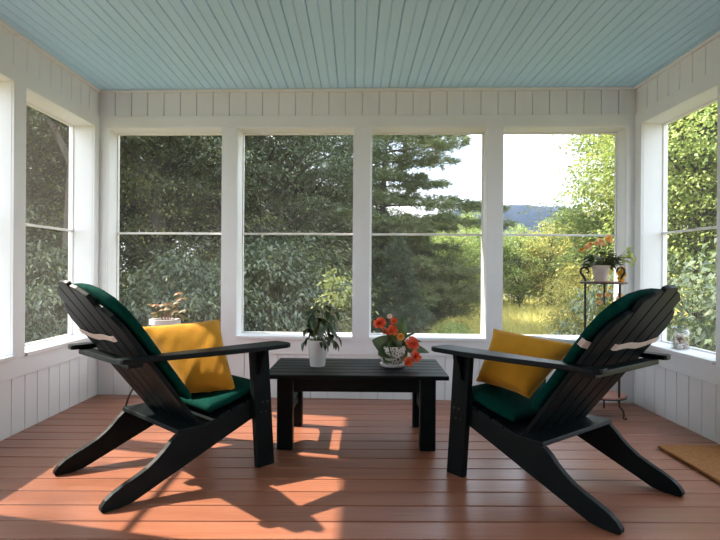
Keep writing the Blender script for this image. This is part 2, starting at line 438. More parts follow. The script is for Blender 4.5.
def make_cushion(chair, label, near):
    r = empty('chair_cushion', chair.location, chair.rotation_euler.z); tag(r, label, 'cushion', 'green chair cushions')
    k = .76; nb = Vector((1, 0, k)).normalized(); ub = Vector((-k, 0, 1)).normalized(); o0 = Vector((.385, 0, .25))
    th = .060
    def MBack(u, v, w): return o0 + ub * v + nb * (w + .0215 + th / 2) + Vector((0, u, 0))
    s2 = lambda zz: (zz - .25) / ub.z
    half_ = [(.23, .325), (.25, .50), (.268, .60), (.272, .67), (.258, .725), (.22, .77), (.16, .798), (.08, .812)]
    out = [(u, s2(z_)) for u, z_ in half_] + [(0, s2(.816))] + [(-u, s2(z_)) for u, z_ in reversed(half_)]
    puffy('back_pad', M_green, r, densify(out), th, MBack, puff=1)
    def MSeat(u, v, w):   # u lateral, v forward
        zz = .262 + (v - .40) * .285 + max(0, v - .66) * -.15
        return Vector((v - w * .27, u, zz + .022 + w * .95))
    outs = [(-.25, .44), (.25, .44), (.262, .55), (.258, .69), (.23, .722), (-.23, .722), (-.258, .69), (-.262, .55)]
    puffy('seat_pad', M_green, r, densify(outs), th, MSeat)
    # webbing strap tied round the back of the slats; its near end goes through a gap between slats
    m = MB(); n_ = 24; zs = .628; pts = []
    for i in range(n_ + 1):
        t_ = i / n_; u = near * (-.256 + .376 * t_)
        pts.append((u, -.004 - .002 * math.sin(t_ * 7) + (.012 * max(0, (t_ - .93) / .07)), zs + .003 * math.sin(i * .5) - .010 * math.sin(math.pi * t_)))
    vs = [o0 + ub * s2(zz + dz) + nb * (w_ - dw) + Vector((0, u, 0)) for (u, w_, zz) in pts for dz in (-.012, .012) for dw in (0, .002)]
    fs = []
    for i in range(n_):
        a = i * 4; b = a + 4
        fs += [(a, a + 2, b + 2, b), (a + 1, b + 1, b + 3, a + 3), (a, b, b + 1, a + 1), (a + 2, a + 3, b + 3, b + 2)]
    fs += [(0, 1, 3, 2), (n_ * 4, n_ * 4 + 2, n_ * 4 + 3, n_ * 4 + 1)]
    m.add(vs, fs)
    q = [(-near * .2555, -.006), (-near * .2595, -.006), (-near * .2595, .035), (-near * .2555, .035)]
    m.prism(q, s2(zs - .012), s2(zs + .012), lambda u, w, v: o0 + ub * v + nb * w + Vector((0, u, 0)))
    q = [] if near < 0 else [(near * .254, .016), (near * .282, .030), (near * .284, .048), (near * .279, .048), (near * .277, .032), (near * .252, .019)]
    if q: m.prism(q, s2(zs - .012), s2(zs + .012), lambda u, w, v: o0 + ub * v + nb * w + Vector((0, u, 0)))
    m.build('strap', M_strap, r)['label'] = 'cream webbing strap across the slats'
    return r
make_cushion(LCH, 'emerald green padded cushion on the left chair, lit by sun', -1)
make_cushion(RCH, 'emerald green padded cushion on the right chair, in shade', 1)

# square throw pillows with pointed corners
def make_pillow(name, label, chair, near, corners, thick, seed):
    """corners TL TR BR BL as (forward, towards the near side, up) in the chair's frame"""
    P4 = [chair.matrix_basis @ Vector((f, near * s_, z_)) for f, s_, z_ in corners]
    cen = sum(P4, Vector()) / 4; P4 = [q - cen for q in P4]
    W = ((P4[1] - P4[0]).cross(P4[3] - P4[0])).normalized()
    r = empty(name, cen); tag(r, label, 'pillow', 'yellow throw pillows')
    n = 30; V = []; F = []
    def flat(a, b):
        u, v = (a + 1) / 2, (b + 1) / 2
        return P4[0] * (1 - u) * (1 - v) + P4[1] * u * (1 - v) + P4[2] * u * v + P4[3] * (1 - u) * v
    def pt(a, b, s):
        pa = a * (1 - .085 * (1 - b * b) * abs(a) ** 3); pb = b * (1 - .085 * (1 - a * a) * abs(b) ** 3)
        h = max(0, (1 - a ** 4) * (1 - b ** 4)) ** .45 * thick / 2
        wr = sum(math.sin(a * (7 + q * 3.1) * (1 if q % 2 else .5) + b * (5 + 2.7 * q) + seed * q) * .0005 for q in range(5))
        # gathers that run in from the seams
        wr += .003 * math.sin(a * 16 + seed) * max(0, abs(b) - .6) + .003 * math.sin(b * 15 + seed) * max(0, abs(a) - .6)
        return flat(pa, pb) + W * s * (h + wr * min(1, h / .02))
    for s in (1, -1):
        for j in range(n + 1):
            for i in range(n + 1):
                V.append(pt(-1 + 2 * i / n, -1 + 2 * j / n, s))
    K = (n + 1) ** 2
    for j in range(n):
        for i in range(n):
            a = j * (n + 1) + i
            F.append((a, a + 1, a + n + 2, a + n + 1)); F.append((K + a, K + a + n + 1, K + a + n + 2, K + a + 1))
    me = bpy.data.meshes.new('cover'); me.from_pydata(V, [], F); me.update()
    bm = bmesh.new(); bm.from_mesh(me); bmesh.ops.remove_doubles(bm, verts=bm.verts, dist=1e-5); bmesh.ops.recalc_face_normals(bm, faces=bm.faces); bm.to_mesh(me); bm.free()
    me.polygons.foreach_set('use_smooth', [True] * len(me.polygons))
    link('pillow_cover', me, M_yellow, r)
    m = MB(); per = [(-1 + 2 * i / n, -1) for i in range(n)] + [(1, -1 + 2 * i / n) for i in range(n)] + [(1 - 2 * i / n, 1) for i in range(n)] + [(-1, 1 - 2 * i / n) for i in range(n + 1)]
    m.tube([pt(a, b, 0) for a, b in per], .003, 6); m.build('piping', M_yellow, r, smooth=180)
    return r
make_pillow('throw_pillow', 'golden yellow square pillow leaning on the left chair, half in sunlight', LCH, -1,
            [(.325, -.17, .632), (.685, -.06, .655), (.605, .225, .325), (.43, .08, .345)], .135, 3)
make_pillow('throw_pillow', 'golden yellow square pillow leaning on the right chair, in shade', RCH, 1,
            [(.365, -.10, .585), (.735, 0, .628), (.70, .17, .405), (.47, .10, .36)], .135, 8)

# ------------------------------------------------------------------ low table
tb = empty('low_table', (0.012, 2.95, 0), -.018)
tag(tb, 'long low black slatted wooden table between the two chairs', 'table')
TX, TY, TZ = .462, .262, .383
m = MB(); ns = 6; sw = 2 * TY / ns
for i in range(ns):
    m.box(-TX, TX, -TY + i * sw + .0025, -TY + (i + 1) * sw - .0025, TZ - .022, TZ)
m.build('tabletop', M_black, tb, bev=.004)
for sx in (-1, 1):
    for sy in (-1, 1):
        m = MB(); x0 = sx * .36; y0 = sy * .205
        m.box(x0 - .04, x0 + .04, y0 - .03, y0 + .03, 0, TZ - .0225); m.build('leg', M_black, tb, bev=.006)
for sy in (-1, 1):
    m = MB(); m.box(-.318, .318, sy * .215 - .011, sy * .215 + .011, TZ - .090, TZ - .0225); m.build('apron', M_black, tb, bev=.003)
for sx in (-1, 1):
    m = MB(); m.box(sx * .36 - .011, sx * .36 + .011, -.174, .174, TZ - .090, TZ - .0225); m.build('apron', M_black, tb, bev=.003)
    m = MB(); m.prism([(-.174, .20), (.174, .20), (.174, .135), (.10, .150), (-.10, .150), (-.174, .135)], sx * .352 - .011, sx * .352 + .011, lambda u, v, w: (w, u, v)); m.build('stretcher', M_black, tb, bev=.003)

# ------------------------------------------------------------------ plants
def leaf_arrays(P, Dv, Nv, L_, W_, curl=.12, fold=.10):
    """curved 7-vertex leaf: base, two rows of sides, mid points, tip; returns V, F(tri)"""
    P = np.asarray(P, float); n = len(P)
    Dv = Dv / np.linalg.norm(Dv, axis=1, keepdims=True)
    S = np.cross(Dv, Nv); S /= np.linalg.norm(S, axis=1, keepdims=True) + 1e-9
    Nn = np.cross(S, Dv)
    L_ = np.broadcast_to(L_, (n,))[:, None]; W_ = np.broadcast_to(W_, (n,))[:, None]
    def at(t, s, h): return P + Dv * L_ * t + S * W_ * s + Nn * L_ * h
    V = np.stack([at(0, 0, 0), at(.30, -.42, fold * .6), at(.32, 0, .02), at(.30, .42, fold * .6), at(.62, -.40, fold * .5 - curl * .4), at(.66, 0, -curl * .4), at(.62, .40, fold * .5 - curl * .4), at(1, 0, -curl)], 1).reshape(-1, 3)
    f = np.array([(0, 1, 2), (0, 2, 3), (1, 4, 2), (4, 5, 2), (2, 5, 3), (5, 6, 3), (4, 7, 5), (5, 7, 6)])
    F = (np.arange(n)[:, None, None] * 8 + f[None]).reshape(-1, 3)
    return V, F

def simple_leaf_arrays(P, Dv, Nv, L_, W_, droop=.1):
    P = np.asarray(P, float); n = len(P)
    Dv = Dv / (np.linalg.norm(Dv, axis=1, keepdims=True) + 1e-9)
    S = np.cross(Dv, Nv); S /= np.linalg.norm(S, axis=1, keepdims=True) + 1e-9
    Nn = np.cross(S, Dv)
    L_ = np.broadcast_to(L_, (n,))[:, None]; W_ = np.broadcast_to(W_, (n,))[:, None]
    V = np.stack([P, P + Dv * L_ * .45 - S * W_ * .5 + Nn * L_ * .06, P + Dv * L_ - Nn * L_ * droop, P + Dv * L_ * .45 + S * W_ * .5 + Nn * L_ * .06], 1).reshape(-1, 3)
    b = np.arange(n)[:, None] * 4
    F = np.concatenate([b + np.array([[0, 1, 2]]), b + np.array([[0, 2, 3]])], 0)
    return V, F

def big_leaf(mb, base, tip, nrm, width, curl=.1, heart=0.0, n=7):
    """one broad leaf as a small curved grid with a pointed tip"""
    base = Vector(base); d = Vector(tip) - base; L_ = d.length; d.normalize(); s = d.cross(Vector(nrm)).normalized(); nn = s.cross(d)
    vs = []; fs = []
    for i in range(n + 1):
        t = i / n; w = width / 2 * (math.sin(math.pi * min(1, (t * .92 + .05)) ** .75) ** .9) * (1 if t < 1 else 0.02)
        for j in (-1, -.5, 0, .5, 1):
            p = base + d * (L_ * (t - heart * abs(j) * (1 - t) * .5)) + s * (w * j) + nn * (L_ * (-curl * t * t + .10 * abs(j) * math.sin(math.pi * t)))
            vs.append(p)
    for i in range(n):
        for j in range(4):
            a = i * 5 + j; fs.append((a, a + 1, a + 6, a + 5))
    mb.add(vs, fs)

def flower(mb, c, nrm, rad, layers=3, petals=7, rnd=random):
    c = Vector(c); nz = Vector(nrm).normalized(); ax = nz.orthogonal().normalized(); ay = nz.cross(ax)
    for l in range(layers):
        fr = (1 - l * .22) * rnd.uniform(.9, 1.08); open_ = .12 + .40 * l
        for k_ in range(petals):
            a = 2 * math.pi * (k_ + .5 * l) / petals + rnd.uniform(-.25, .25); fr *= rnd.uniform(.93, 1.07); open_ += rnd.uniform(-.12, .12)
            dr_ = ax * math.cos(a) + ay * math.sin(a)
            tip = c + dr_ * rad * fr * math.cos(open_ * 1.2) + nz * rad * fr * math.sin(open_ * 1.2)
            sd = nz.cross(dr_); w = rad * fr * .42
            base = c + nz * rad * .05 * l
            vs = []
            for t, wd, up in ((0, .15, 0), (.4, .8, .06), (.8, 1.0, .12), (1.0, .55, .02)):
                for j in (-1, 0, 1):
                    vs.append(base.lerp(tip, t) + sd * w * wd * j + nz * rad * (up * (1 if j == 0 else 1.5) * fr))
            mb.add(vs, [(r * 3 + q, r * 3 + q + 1, r * 3 + q + 4, r * 3 + q + 3) for r in range(3) for q in range(2)])

ML_plant = leaf_mat('houseplant_leaf', (0.015, 0.04, 0.012), (0.035, 0.075, 0.02), (0.09, 0.12, 0.03), trans=.35, scale=9, gloss=.08)
ML_beg = leaf_mat('begonia_leaf', (0.02, 0.05, 0.015), (0.05, 0.10, 0.02), (0.13, 0.20, 0.03), trans=.45, scale=12, gloss=.07)
ML_red = leaf_mat('bronze_leaf', (0.09, 0.14, 0.04), (0.22, 0.18, 0.07), (0.52, 0.25, 0.13), trans=.4, scale=8, gloss=.05)
ML_pale = leaf_mat('pale_yellow_green_leaf', (0.22, 0.28, 0.06), (0.50, 0.52, 0.14), trans=.45, scale=9)
ML_orange = leaf_mat('orange_red_petal', (0.50, 0.025, 0.010), (0.80, 0.09, 0.025), (0.90, 0.20, 0.06), trans=.4, scale=20, gloss=.03)
ML_amber = leaf_mat('amber_petal', (0.75, 0.28, 0.03), (0.92, 0.50, 0.12), trans=.4, scale=20, gloss=.03)
ML_peach = leaf_mat('peach_petal', (0.88, 0.46, 0.16), (0.95, 0.70, 0.40), trans=.4, scale=20, gloss=.03)
ML_cream = leaf_mat('cream_petal', (0.85, 0.62, 0.50), (0.9, 0.72, 0.62), trans=.4, scale=20, gloss=.03)
ML_gold = leaf_mat('golden_petal', (0.85, 0.42, 0.02), (0.9, 0.55, 0.04), trans=.4, scale=20, gloss=.03)

def pot_profile(r0, r1, h, t=.006, rim=.0):
    return [(r0 * .2, 0), (r0 * .96, 0), (r0, .004), (r1, h - rim), (r1 + (rim * .35), h - rim), (r1 + rim * .35, h), (r1 - t, h), (r0 - t, .012), (r0 * .2, .012)]

# white pot with trailing dark plant, on the table
pp = empty('potted_plant', (-.204, 2.955, TZ)); tag(pp, 'dark leafy houseplant in a tapered white pot on the low table', 'plant')
m = MB(); m.lathe(pot_profile(.041, .054, .143, rim=.012), 40); m.build('pot', M_potw, pp, smooth=40)
m = MB(); m.lathe([(.002, .118), (.046, .118), (.046, .128), (.002, .131)], 24); m.build('soil', M_soil, pp, smooth=40)
rnd = random.Random(5); st_ = MB(); lv = MB()
for i in range(17):
    a = rnd.uniform(0, 2 * math.pi); rr = rnd.uniform(.035, .095); hh = rnd.uniform(.03, .19) if i > 5 else rnd.uniform(.14, .215)
    bx = Vector((.014 * math.cos(a), .014 * math.sin(a), .125)); tp = Vector((rr * math.cos(a) + .012, rr * math.sin(a), .135 + hh))
    md = bx.lerp(tp, .5) + Vector((0, 0, .03))
    pts = [bx, bx.lerp(md, .5) + Vector((0, 0, .008)), md, md.lerp(tp, .5) + Vector((0, 0, .01)), tp]
    st_.tube(pts, .0018, 5)
    for j in range(5):
        b0 = pts[2 + j // 2] if j < 4 else tp
        aa = a + rnd.uniform(-1.3, 1.3); ll = rnd.uniform(.045, .075)
        tip = b0 + Vector((math.cos(aa) * ll * .6, math.sin(aa) * ll * .6, -ll * rnd.uniform(.25, .95)))
        big_leaf(lv, b0, tip, (math.cos(aa) * .5, math.sin(aa) * .5, .8), ll * .52, curl=.2)
for a, rr in ((-.3, .115), (.25, .10), (3.3, .075), (-1.0, .085)):   # drooping tips over the rim
    b0 = Vector((.05 * math.cos(a), .05 * math.sin(a), .16)); tp = Vector((rr * math.cos(a), rr * math.sin(a), .13))
    st_.tube([Vector((.02 * math.cos(a), .02 * math.sin(a), .125)), b0, tp], .0016, 5)
    for j in range(3):
        aa = a + (j - 1) * .7
        big_leaf(lv, b0.lerp(tp, j * .4), b0.lerp(tp, j * .4) + Vector((math.cos(aa) * .03, math.sin(aa) * .03, -.05)), (math.cos(aa), math.sin(aa), .5), .026, curl=.25)
st_.build('stem', M_stem, pp, smooth=60); lv.build('foliage', ML_plant, pp, smooth=180)

# begonia in a patterned bowl, on the table
bg = empty('potted_begonia', (.207, 2.960, TZ)); tag(bg, 'orange-red begonia in a round brown and white patterned pot on the low table', 'plant')
m = MB(); m.lathe([(.01, .012), (.05, .012), (.058, .020), (.070, .045), (.0745, .075), (.070, .100), (.062, .112), (.055, .112), (.062, .098), (.066, .075), (.06, .045), (.045, .026), (.01, .026)], 48)
m.build('pot', M_patt, bg, smooth=60)
m = MB(); m.lathe([(.01, 0), (.058, 0), (.068, .006), (.071, .018), (.066, .019), (.058, .0115), (.01, .0115)], 40); m.build('saucer', M_potw, bg, smooth=50)
m = MB(); m.lathe([(.002, .088), (.058, .088), (.058, .098), (.002, .10)], 24); m.build('soil', M_soil, bg, smooth=40)
S1 = 2.96 / 541.0     # metres per photo pixel at this distance
def bp(px, py, dy=0):  # offset in the plant's frame from a picture position on its plane
    return Vector(((px - 393) * S1, dy, (366 - py) * S1))
leaves = [((392, 350), (373, 338), -.05, .11), ((394, 349), (384, 360), -.07, .075), ((396, 342), (404, 316), .0, .07), ((398, 347), (430, 350), -.01, .055), ((398, 345), (416, 331), .05, .06),
          ((392, 348), (378, 352), -.075, .085), ((400, 350), (404, 358), -.07, .05), ((394, 345), (383, 328), .05, .08), ((402, 345), (422, 340), .05, .06), ((393, 348), (399, 335), -.05, .06), ((392, 350), (388, 341), -.08, .08)]
stem = MB()
for (b_, t_, dy, w_) in leaves:
    w_ *= 1.3; lf = MB(); B0 = bp(*b_, dy * .4); T0 = bp(*t_, dy)
    nr = Vector((.15, -.75, .65)) if dy <= 0 else Vector((-.1, .3, .9))
    big_leaf(lf, B0, T0, nr, w_, curl=.12, heart=.25, n=9); lf.build('leaf', ML_beg, bg, smooth=180)
    stem.tube([Vector((0, 0, .095)), B0.lerp(Vector((0, 0, .095)), .5) + Vector((0, 0, .012)), B0], .003, 6)
fls = [((380, 323.5), -.01, .029, ML_orange), ((392, 329.5), -.05, .030, ML_orange), ((399.5, 335), -.07, .025, ML_amber), ((411.5, 342.5), -.05, .035, ML_orange), ((414.5, 355), -.055, .030, ML_orange), ((407, 359.5), -.08, .024, ML_orange),
       ((394, 321), -.0, .017, ML_orange), ((389.5, 316), .0, .014, ML_cream), ((386, 332), .03, .018, ML_orange)]
for (pxy, dy, rad, mt) in fls:
    fm = MB(); c_ = bp(*pxy, dy); flower(fm, c_, Vector((c_.x * 2.5, -.75, .45)), rad * 1.12, 4, 6, random.Random(int(pxy[0])))
    fo = fm.build('flower', mt, bg, smooth=180)
    if mt is ML_amber: fo['label'] = 'amber yellow bloom'
    if mt is ML_cream: fo['label'] = 'cream bud'
    stem.tube([Vector((0, 0, .095)), c_.lerp(Vector((0, 0, .12)), .4) + Vector((0, .01, .01)), c_ + Vector((0, .004, -.004))], .0022, 6)
stem.build('stem', M_rstem, bg, smooth=60)

# wrought-iron corner stand with two plants on it
SX, SY = 1.578, 3.43
ps = empty('plant_stand', (SX, SY, 0), math.radians(0)); tag(ps, 'tall black wrought-iron three-tier plant stand in the right corner', 'plant stand')
def spiral(c, r0, turns, a0, sgn, dirv, n=22):
    out = []
    for i in range(n + 1):
        t_ = i / n; a = a0 + sgn * turns * 2 * math.pi * t_; r = r0 * (1 - .55 * t_)
        out.append(c + Vector(dirv) * (r * math.cos(a)) + Vector((0, 0, r * math.sin(a))))
    return out
for a in (180, -62, 62):
    dv = Vector((math.cos(math.radians(a)), math.sin(math.radians(a)), 0)); R_ = .116
    po = MB(); po.tube([dv * R_ + Vector((0, 0, .10)), dv * R_ + Vector((0, 0, .86))], .0075, 8); pst = po.build('post', M_iron, ps, smooth=50)
    sc_ = MB(); c_ = dv * (R_ + .006) + Vector((0, 0, .905))
    lp = [dv * R_ + Vector((0, 0, .855)), dv * (R_ + .008) + Vector((0, 0, .873)), dv * (R_ + .030) + Vector((0, 0, .900)), dv * (R_ + .030) + Vector((0, 0, .922)), dv * (R_ + .010) + Vector((0, 0, .936)), dv * (R_ - .014) + Vector((0, 0, .928)), dv * (R_ - .022) + Vector((0, 0, .908)), dv * (R_ - .010) + Vector((0, 0, .896))]
    sc_.tube(lp, [.0078, .0078, .0078, .0075, .007, .0065, .006, .0068], 8); sc_.build('scroll', M_iron, pst, smooth=60)
    ft = MB(); ft.tube([dv * R_ + Vector((0, 0, .105)), dv * (R_ + .004) + Vector((0, 0, .075)), dv * (R_ + .028) + Vector((0, 0, .055)), dv * (R_ + .034) + Vector((0, 0, .03)), dv * (R_ + .03) + Vector((0, 0, .008)), dv * (R_ + .048) + Vector((0, 0, .007)), dv * (R_ + .052) + Vector((0, 0, .016))], .006, 8); ft.build('foot', M_iron, pst, smooth=60)
for z_ in (.122, .50, .836):
    sm = MB(); sm.lathe([(.002, z_), (.131, z_), (.136, z_ + .005), (.131, z_ + .010), (.002, z_ + .010)], 40); sh = sm.build('shelf', M_shelf, ps, smooth=40); sh['label'] = 'round red-brown shelf'
    rm = MB(); rm.lathe([(.134, z_ - .004), (.141, z_ - .004), (.141, z_ + .004), (.134, z_ + .004)], 40, closed=True); rm.build('ring', M_iron, sh, smooth=40)

def bushy(root, r_cl, zc, n, ll, mat, seed, flat=.7, name='foliage', x0=0):
    rn = random.Random(seed); mb = MB()
    for i in range(n):
        a = rn.uniform(0, 2 * math.pi); e = rn.uniform(-.35, 1.0); rr = r_cl * rn.uniform(.45, 1)
        b0 = Vector((x0 + rr * math.cos(a) * math.cos(e) * .7, rr * math.sin(a) * math.cos(e) * .7, zc + rr * math.sin(e) * flat))
        L_ = ll * rn.uniform(.7, 1.25)
        tip = b0 + Vector((math.cos(a) * L_ * .8, math.sin(a) * L_ * .8, L_ * rn.uniform(-.6, .35)))
        big_leaf(mb, b0, tip, (math.cos(a) * -.3, math.sin(a) * -.3, 1), L_ * .62, curl=.15, n=5)
    return mb.build(name, mat, root, smooth=180)

PZ = .846
pk = empty('potted_begonia', (1.560, 3.43, PZ)); tag(pk, 'peach-flowered begonia in a pale pot on the top tier of the iron stand', 'plant')
m = MB(); m.lathe(pot_profile(.038, .052, .102, rim=.014), 36); m.build('pot', M_pott, pk, smooth=40)
m = MB(); m.lathe([(.002, .080), (.043, .080), (.043, .088), (.002, .090)], 24); m.build('soil', M_soil, pk, smooth=40)
bushy(pk, .118, .122, 84, .068, ML_plant, 4, flat=.55)
stm = MB(); rn = random.Random(12)
S2 = 3.43 / 541.0
def bp2(px, py, dy): return Vector(((px - 603) * S2, dy, (280 - py) * S2))
for i, (px, py, rad, mt) in enumerate([(588, 246, .026, ML_peach), (583, 249, .020, ML_amber), (592, 243, .018, ML_amber), (600, 241, .027, ML_peach), (607, 238.5, .026, ML_amber), (604, 243, .020, ML_peach), (610, 236, .018, ML_amber), (596, 243, .02, ML_peach), (613, 240, .016, ML_peach)]):
    c_ = bp2(px, py, rn.uniform(-.05, .01)); fm = MB(); flower(fm, c_, Vector((c_.x, -.8, .6)), rad, 3, 7, rn); fm.build('flower', mt, pk, smooth=180)
    stm.tube([Vector((0, 0, .09)), c_ * .6 + Vector((0, 0, .04)), c_], .002, 5)
fm = MB()
for i, (px, py) in enumerate([(616, 267), (613.5, 271), (617.5, 273), (615, 277), (616, 280.5)]):
    flower(fm, bp2(px, py, -.105), Vector((0, -1, -.2)), .021, 3, 6, rn)
fm.build('flower', ML_gold, pk, smooth=180)['label'] = 'hanging golden bloom'
stm.tube([Vector((0, 0, .09)), bp2(612, 255, -.08), bp2(616, 266, -.095)], .002, 5)
pl_ = MB()
for i in range(16):
    c_ = bp2(rn.uniform(625, 637), rn.uniform(246, 261), rn.uniform(-.02, .05)); a = rn.uniform(0, 6.28)
    big_leaf(pl_, c_, c_ + Vector((math.cos(a) * .035, -.01, math.sin(a) * .03)), (0, -.7, .6), .026, n=5)
    stm.tube([Vector((.02, 0, .095)), bp2(620, 256, .01), c_], .0014, 4)
pl_.build('foliage', ML_pale, pk, smooth=180)['label'] = 'pale yellow-green leaf sprays'
stm.build('stem', M_stem, pk, smooth=60)

pk2 = empty('potted_plant', (1.590, 3.40, .510)); tag(pk2, 'peach-flowered plant in a small pot on the middle tier of the iron stand', 'plant')
m = MB(); m.lathe(pot_profile(.048, .062, .10, rim=.015), 36); m.build('pot', M_pott, pk2, smooth=40)
m = MB(); m.lathe([(.002, .075), (.05, .075), (.05, .084), (.002, .086)], 24); m.build('soil', M_soil, pk2, smooth=40)
bushy(pk2, .085, .15, 34, .05, ML_pale, 9, flat=.8)
stm = MB()
for i in range(7):
    a = rn.uniform(0, 6.28); c_ = Vector((math.cos(a) * .06, math.sin(a) * .05 - .03, rn.uniform(.18, .26))); fm = MB(); flower(fm, c_, Vector((c_.x, -.7, .6)), .020, 3, 6, rn); fm.build('flower', ML_peach, pk2, smooth=180)
    stm.tube([Vector((0, 0, .08)), c_ * .5 + Vector((0, 0, .05)), c_], .0018, 5)
stm.build('stem', M_stem, pk2, smooth=60)

# small iron stand behind the left chair, with a pale pot of bronze leaves
sx_, sy2 = -1.235, 3.52
ls = empty('plant_stand', (sx_, sy2, 0), .35); tag(ls, 'low black wire plant stand behind the left chair', 'plant stand')
m = MB(); m.lathe([(.095, .392), (.103, .392), (.103, .400), (.095, .400)], 36, closed=True); m.build('ring', M_iron, ls, smooth=40)
m = MB()
for a in (0, 60, 120):
    c_, s_ = math.cos(math.radians(a)), math.sin(math.radians(a)); m.tube([(c_ * .098, s_ * .098, .396), (-c_ * .098, -s_ * .098, .396)], .003, 6)
m.build('grid', M_iron, ls, smooth=40)
for a in (175, 55, -65):
    dv = Vector((math.cos(math.radians(a)), math.sin(math.radians(a)), 0)); m = MB()
    m.tube([dv * .10 + Vector((0, 0, .394)), dv * .125 + Vector((0, 0, .30)), dv * .17 + Vector((0, 0, .18)), dv * .215 + Vector((0, 0, .09)), dv * .235 + Vector((0, 0, .02)), dv * .245 + Vector((0, 0, .006))], .006, 8); m.build('leg', M_iron, ls, smooth=60)
lp_ = empty('potted_plant', (sx_, sy2, .4002)); tag(lp_, 'bronze and green leaved plant in a pinkish white pot behind the left pillow', 'plant')
m = MB(); m.lathe(pot_profile(.066, .086, .180, rim=.030, t=.008), 40); m.build('pot', M_potw, lp_, smooth=40)
m = MB(); m.lathe([(.002, .15), (.074, .15), (.074, .163), (.002, .166)], 24); m.build('soil', M_soil, lp_, smooth=40)
stm = MB(); lv = MB(); rn = random.Random(21)
S3 = 3.52 / 541
for (px, py, dy) in ((162, 304, -.02), (168, 305, .0), (174, 308, -.03), (186, 294, .0), (190, 298, .02), (183, 303, -.03), (192, 309, -.01), (180, 311, .03), (166, 311, -.02), (187, 313, .02), (176, 303, .0), (194, 315, -.02)):
    c_ = Vector(((px - 173.5) * S3, dy, .178 + (317 - py) * S3 * 1.1))
    stm.tube([Vector((.01, 0, .145)), Vector((c_.x * .5 + .01, dy, .145 + (c_.z - .145) * .55)), c_], .0022, 5)
    for j in range(5):
        a = rn.uniform(0, 6.28); L_ = rn.uniform(.035, .055)
        big_leaf(lv, c_, c_ + Vector((math.cos(a) * L_, math.sin(a) * L_ * .5, rn.uniform(-.6, .45) * L_)), (0, -.55, .8), L_ * .5, curl=.2, n=5)
stm.build('stem', M_rstem, lp_, smooth=60); lv.build('foliage', ML_red, lp_, smooth=180)

# glass jar of shells on the right sill
jx, jy = 1.992, 3.30
jr = empty('glass_jar', (jx, jy, ZS)); tag(jr, 'clear glass jar of shells on the right window sill', 'jar')
m = MB(); ro, ri = .052, .0485
m.lathe([(.002, 0), (.046, 0), (ro, .008), (ro, .108), (.046, .122), (.044, .126), (.047, .130), (.047, .142), (.0435, .142), (.0435, .130), (.0405, .125), (.0425, .120), (ri, .106), (ri, .010), (.044, .005), (.002, .005)], 40)
m.build('glass', M_glass, jr, smooth=50)
rn = random.Random(3)
spots = [(.026, .0, .0185), (-.013, .0225, .0185), (-.013, -.0225, .0185), (.013, .0225, .046), (.013, -.0225, .046), (-.026, .0, .046), (.0, .0, .0695), (.020, .012, .088), (-.018, -.014, .090)]
SG = 'sea shells in the glass jar'
for i, (a, b, c_) in enumerate(spots):
    m = MB(); R0 = .0175; vs = []                # ribbed scallop: two domed valves
    nU, nV = 12, 8
    for v in range(nV + 1):
        for u in range(nU):
            ph = math.pi * v / nV; th_ = 2 * math.pi * u / nU
            k_ = 1 + .10 * math.cos(th_ * 6) * math.sin(ph)
            vs.append((R0 * math.sin(ph) * math.cos(th_) * k_, R0 * math.sin(ph) * math.sin(th_) * k_ * (1 + .25 * math.cos(th_)), R0 * .72 * math.cos(ph)))
    m.add(vs, [(v * nU + u, v * nU + (u + 1) % nU, (v + 1) * nU + (u + 1) % nU, (v + 1) * nU + u) for v in range(nV) for u in range(nU)])
    o = m.build('sea_shell', M_shell if i % 3 else M_shelld, None, smooth=60)
    o.location = (jx + a, jy + b, ZS + c_ - .005); o.rotation_euler = (rn.uniform(-.25, .25), rn.uniform(-.25, .25), rn.uniform(0, 6))
    tag(o, 'small ribbed sea shell inside the glass jar', 'shell', SG)

# coir doormat by the screen door
dm = MB(); dm.box(1.562, 1.905, 2.02, 2.775, .0005, .018)
mo = dm.build('doormat', M_coir, bev=.005); tag(mo, 'brown coir doormat on the floor by the right wall', 'doormat')

exec_outside = True
# ------------------------------------------------------------------ outside
GZ = -0.62
V = []; F = []
g = MB(); g.box(-90, 320, -40, 330, GZ - .5, GZ)
structure(g.build('ground', M_ground))

def fibres(pts, dirs, L_, W_, rng):
    """thin triangles (needles / grass blades)"""
    n = len(pts); rv = rng.normal(size=(n, 3)); S = np.cross(dirs, rv); S /= np.linalg.norm(S, axis=1, keepdims=True) + 1e-9
    L_ = np.broadcast_to(L_, (n,))[:, None]; W_ = np.broadcast_to(W_, (n,))[:, None]
    V = np.stack([pts - S * W_ * .5, pts + S * W_ * .5, pts + dirs * L_], 1).reshape(-1, 3)
    return V, np.arange(3 * n).reshape(-1, 3)

# dry golden meadow grass: nobody could count it
rng = np.random.default_rng(1)
nG = 60000
gx = rng.uniform(1.0, 15, nG); gy = 8 + 16 * rng.uniform(0, 1, nG) ** .8
ok = (gx / gy > .10) & (gx / gy < .62); gx, gy = gx[ok], gy[ok]
gd = np.stack([rng.normal(0, .35, len(gx)), rng.normal(0, .35, len(gx)), np.ones(len(gx))], 1); gd /= np.linalg.norm(gd, axis=1, keepdims=True)
Vg, Fg = fibres(np.stack([gx, gy, np.full(len(gx), GZ)], 1), gd, rng.uniform(.15, .5, len(gx)), .03, rng)
ML_grass = leaf_mat('meadow_grass', (0.45, 0.44, 0.13), (0.68, 0.63, 0.22), (0.80, 0.70, 0.28), trans=.4, scale=.5, gloss=.02)
mg = link('meadow_grass', np_mesh('meadow_grass', Vg, Fg, ML_grass), None); tag(mg, 'sunlit golden grass of the meadow beyond the right back window', 'grass', kind='stuff')

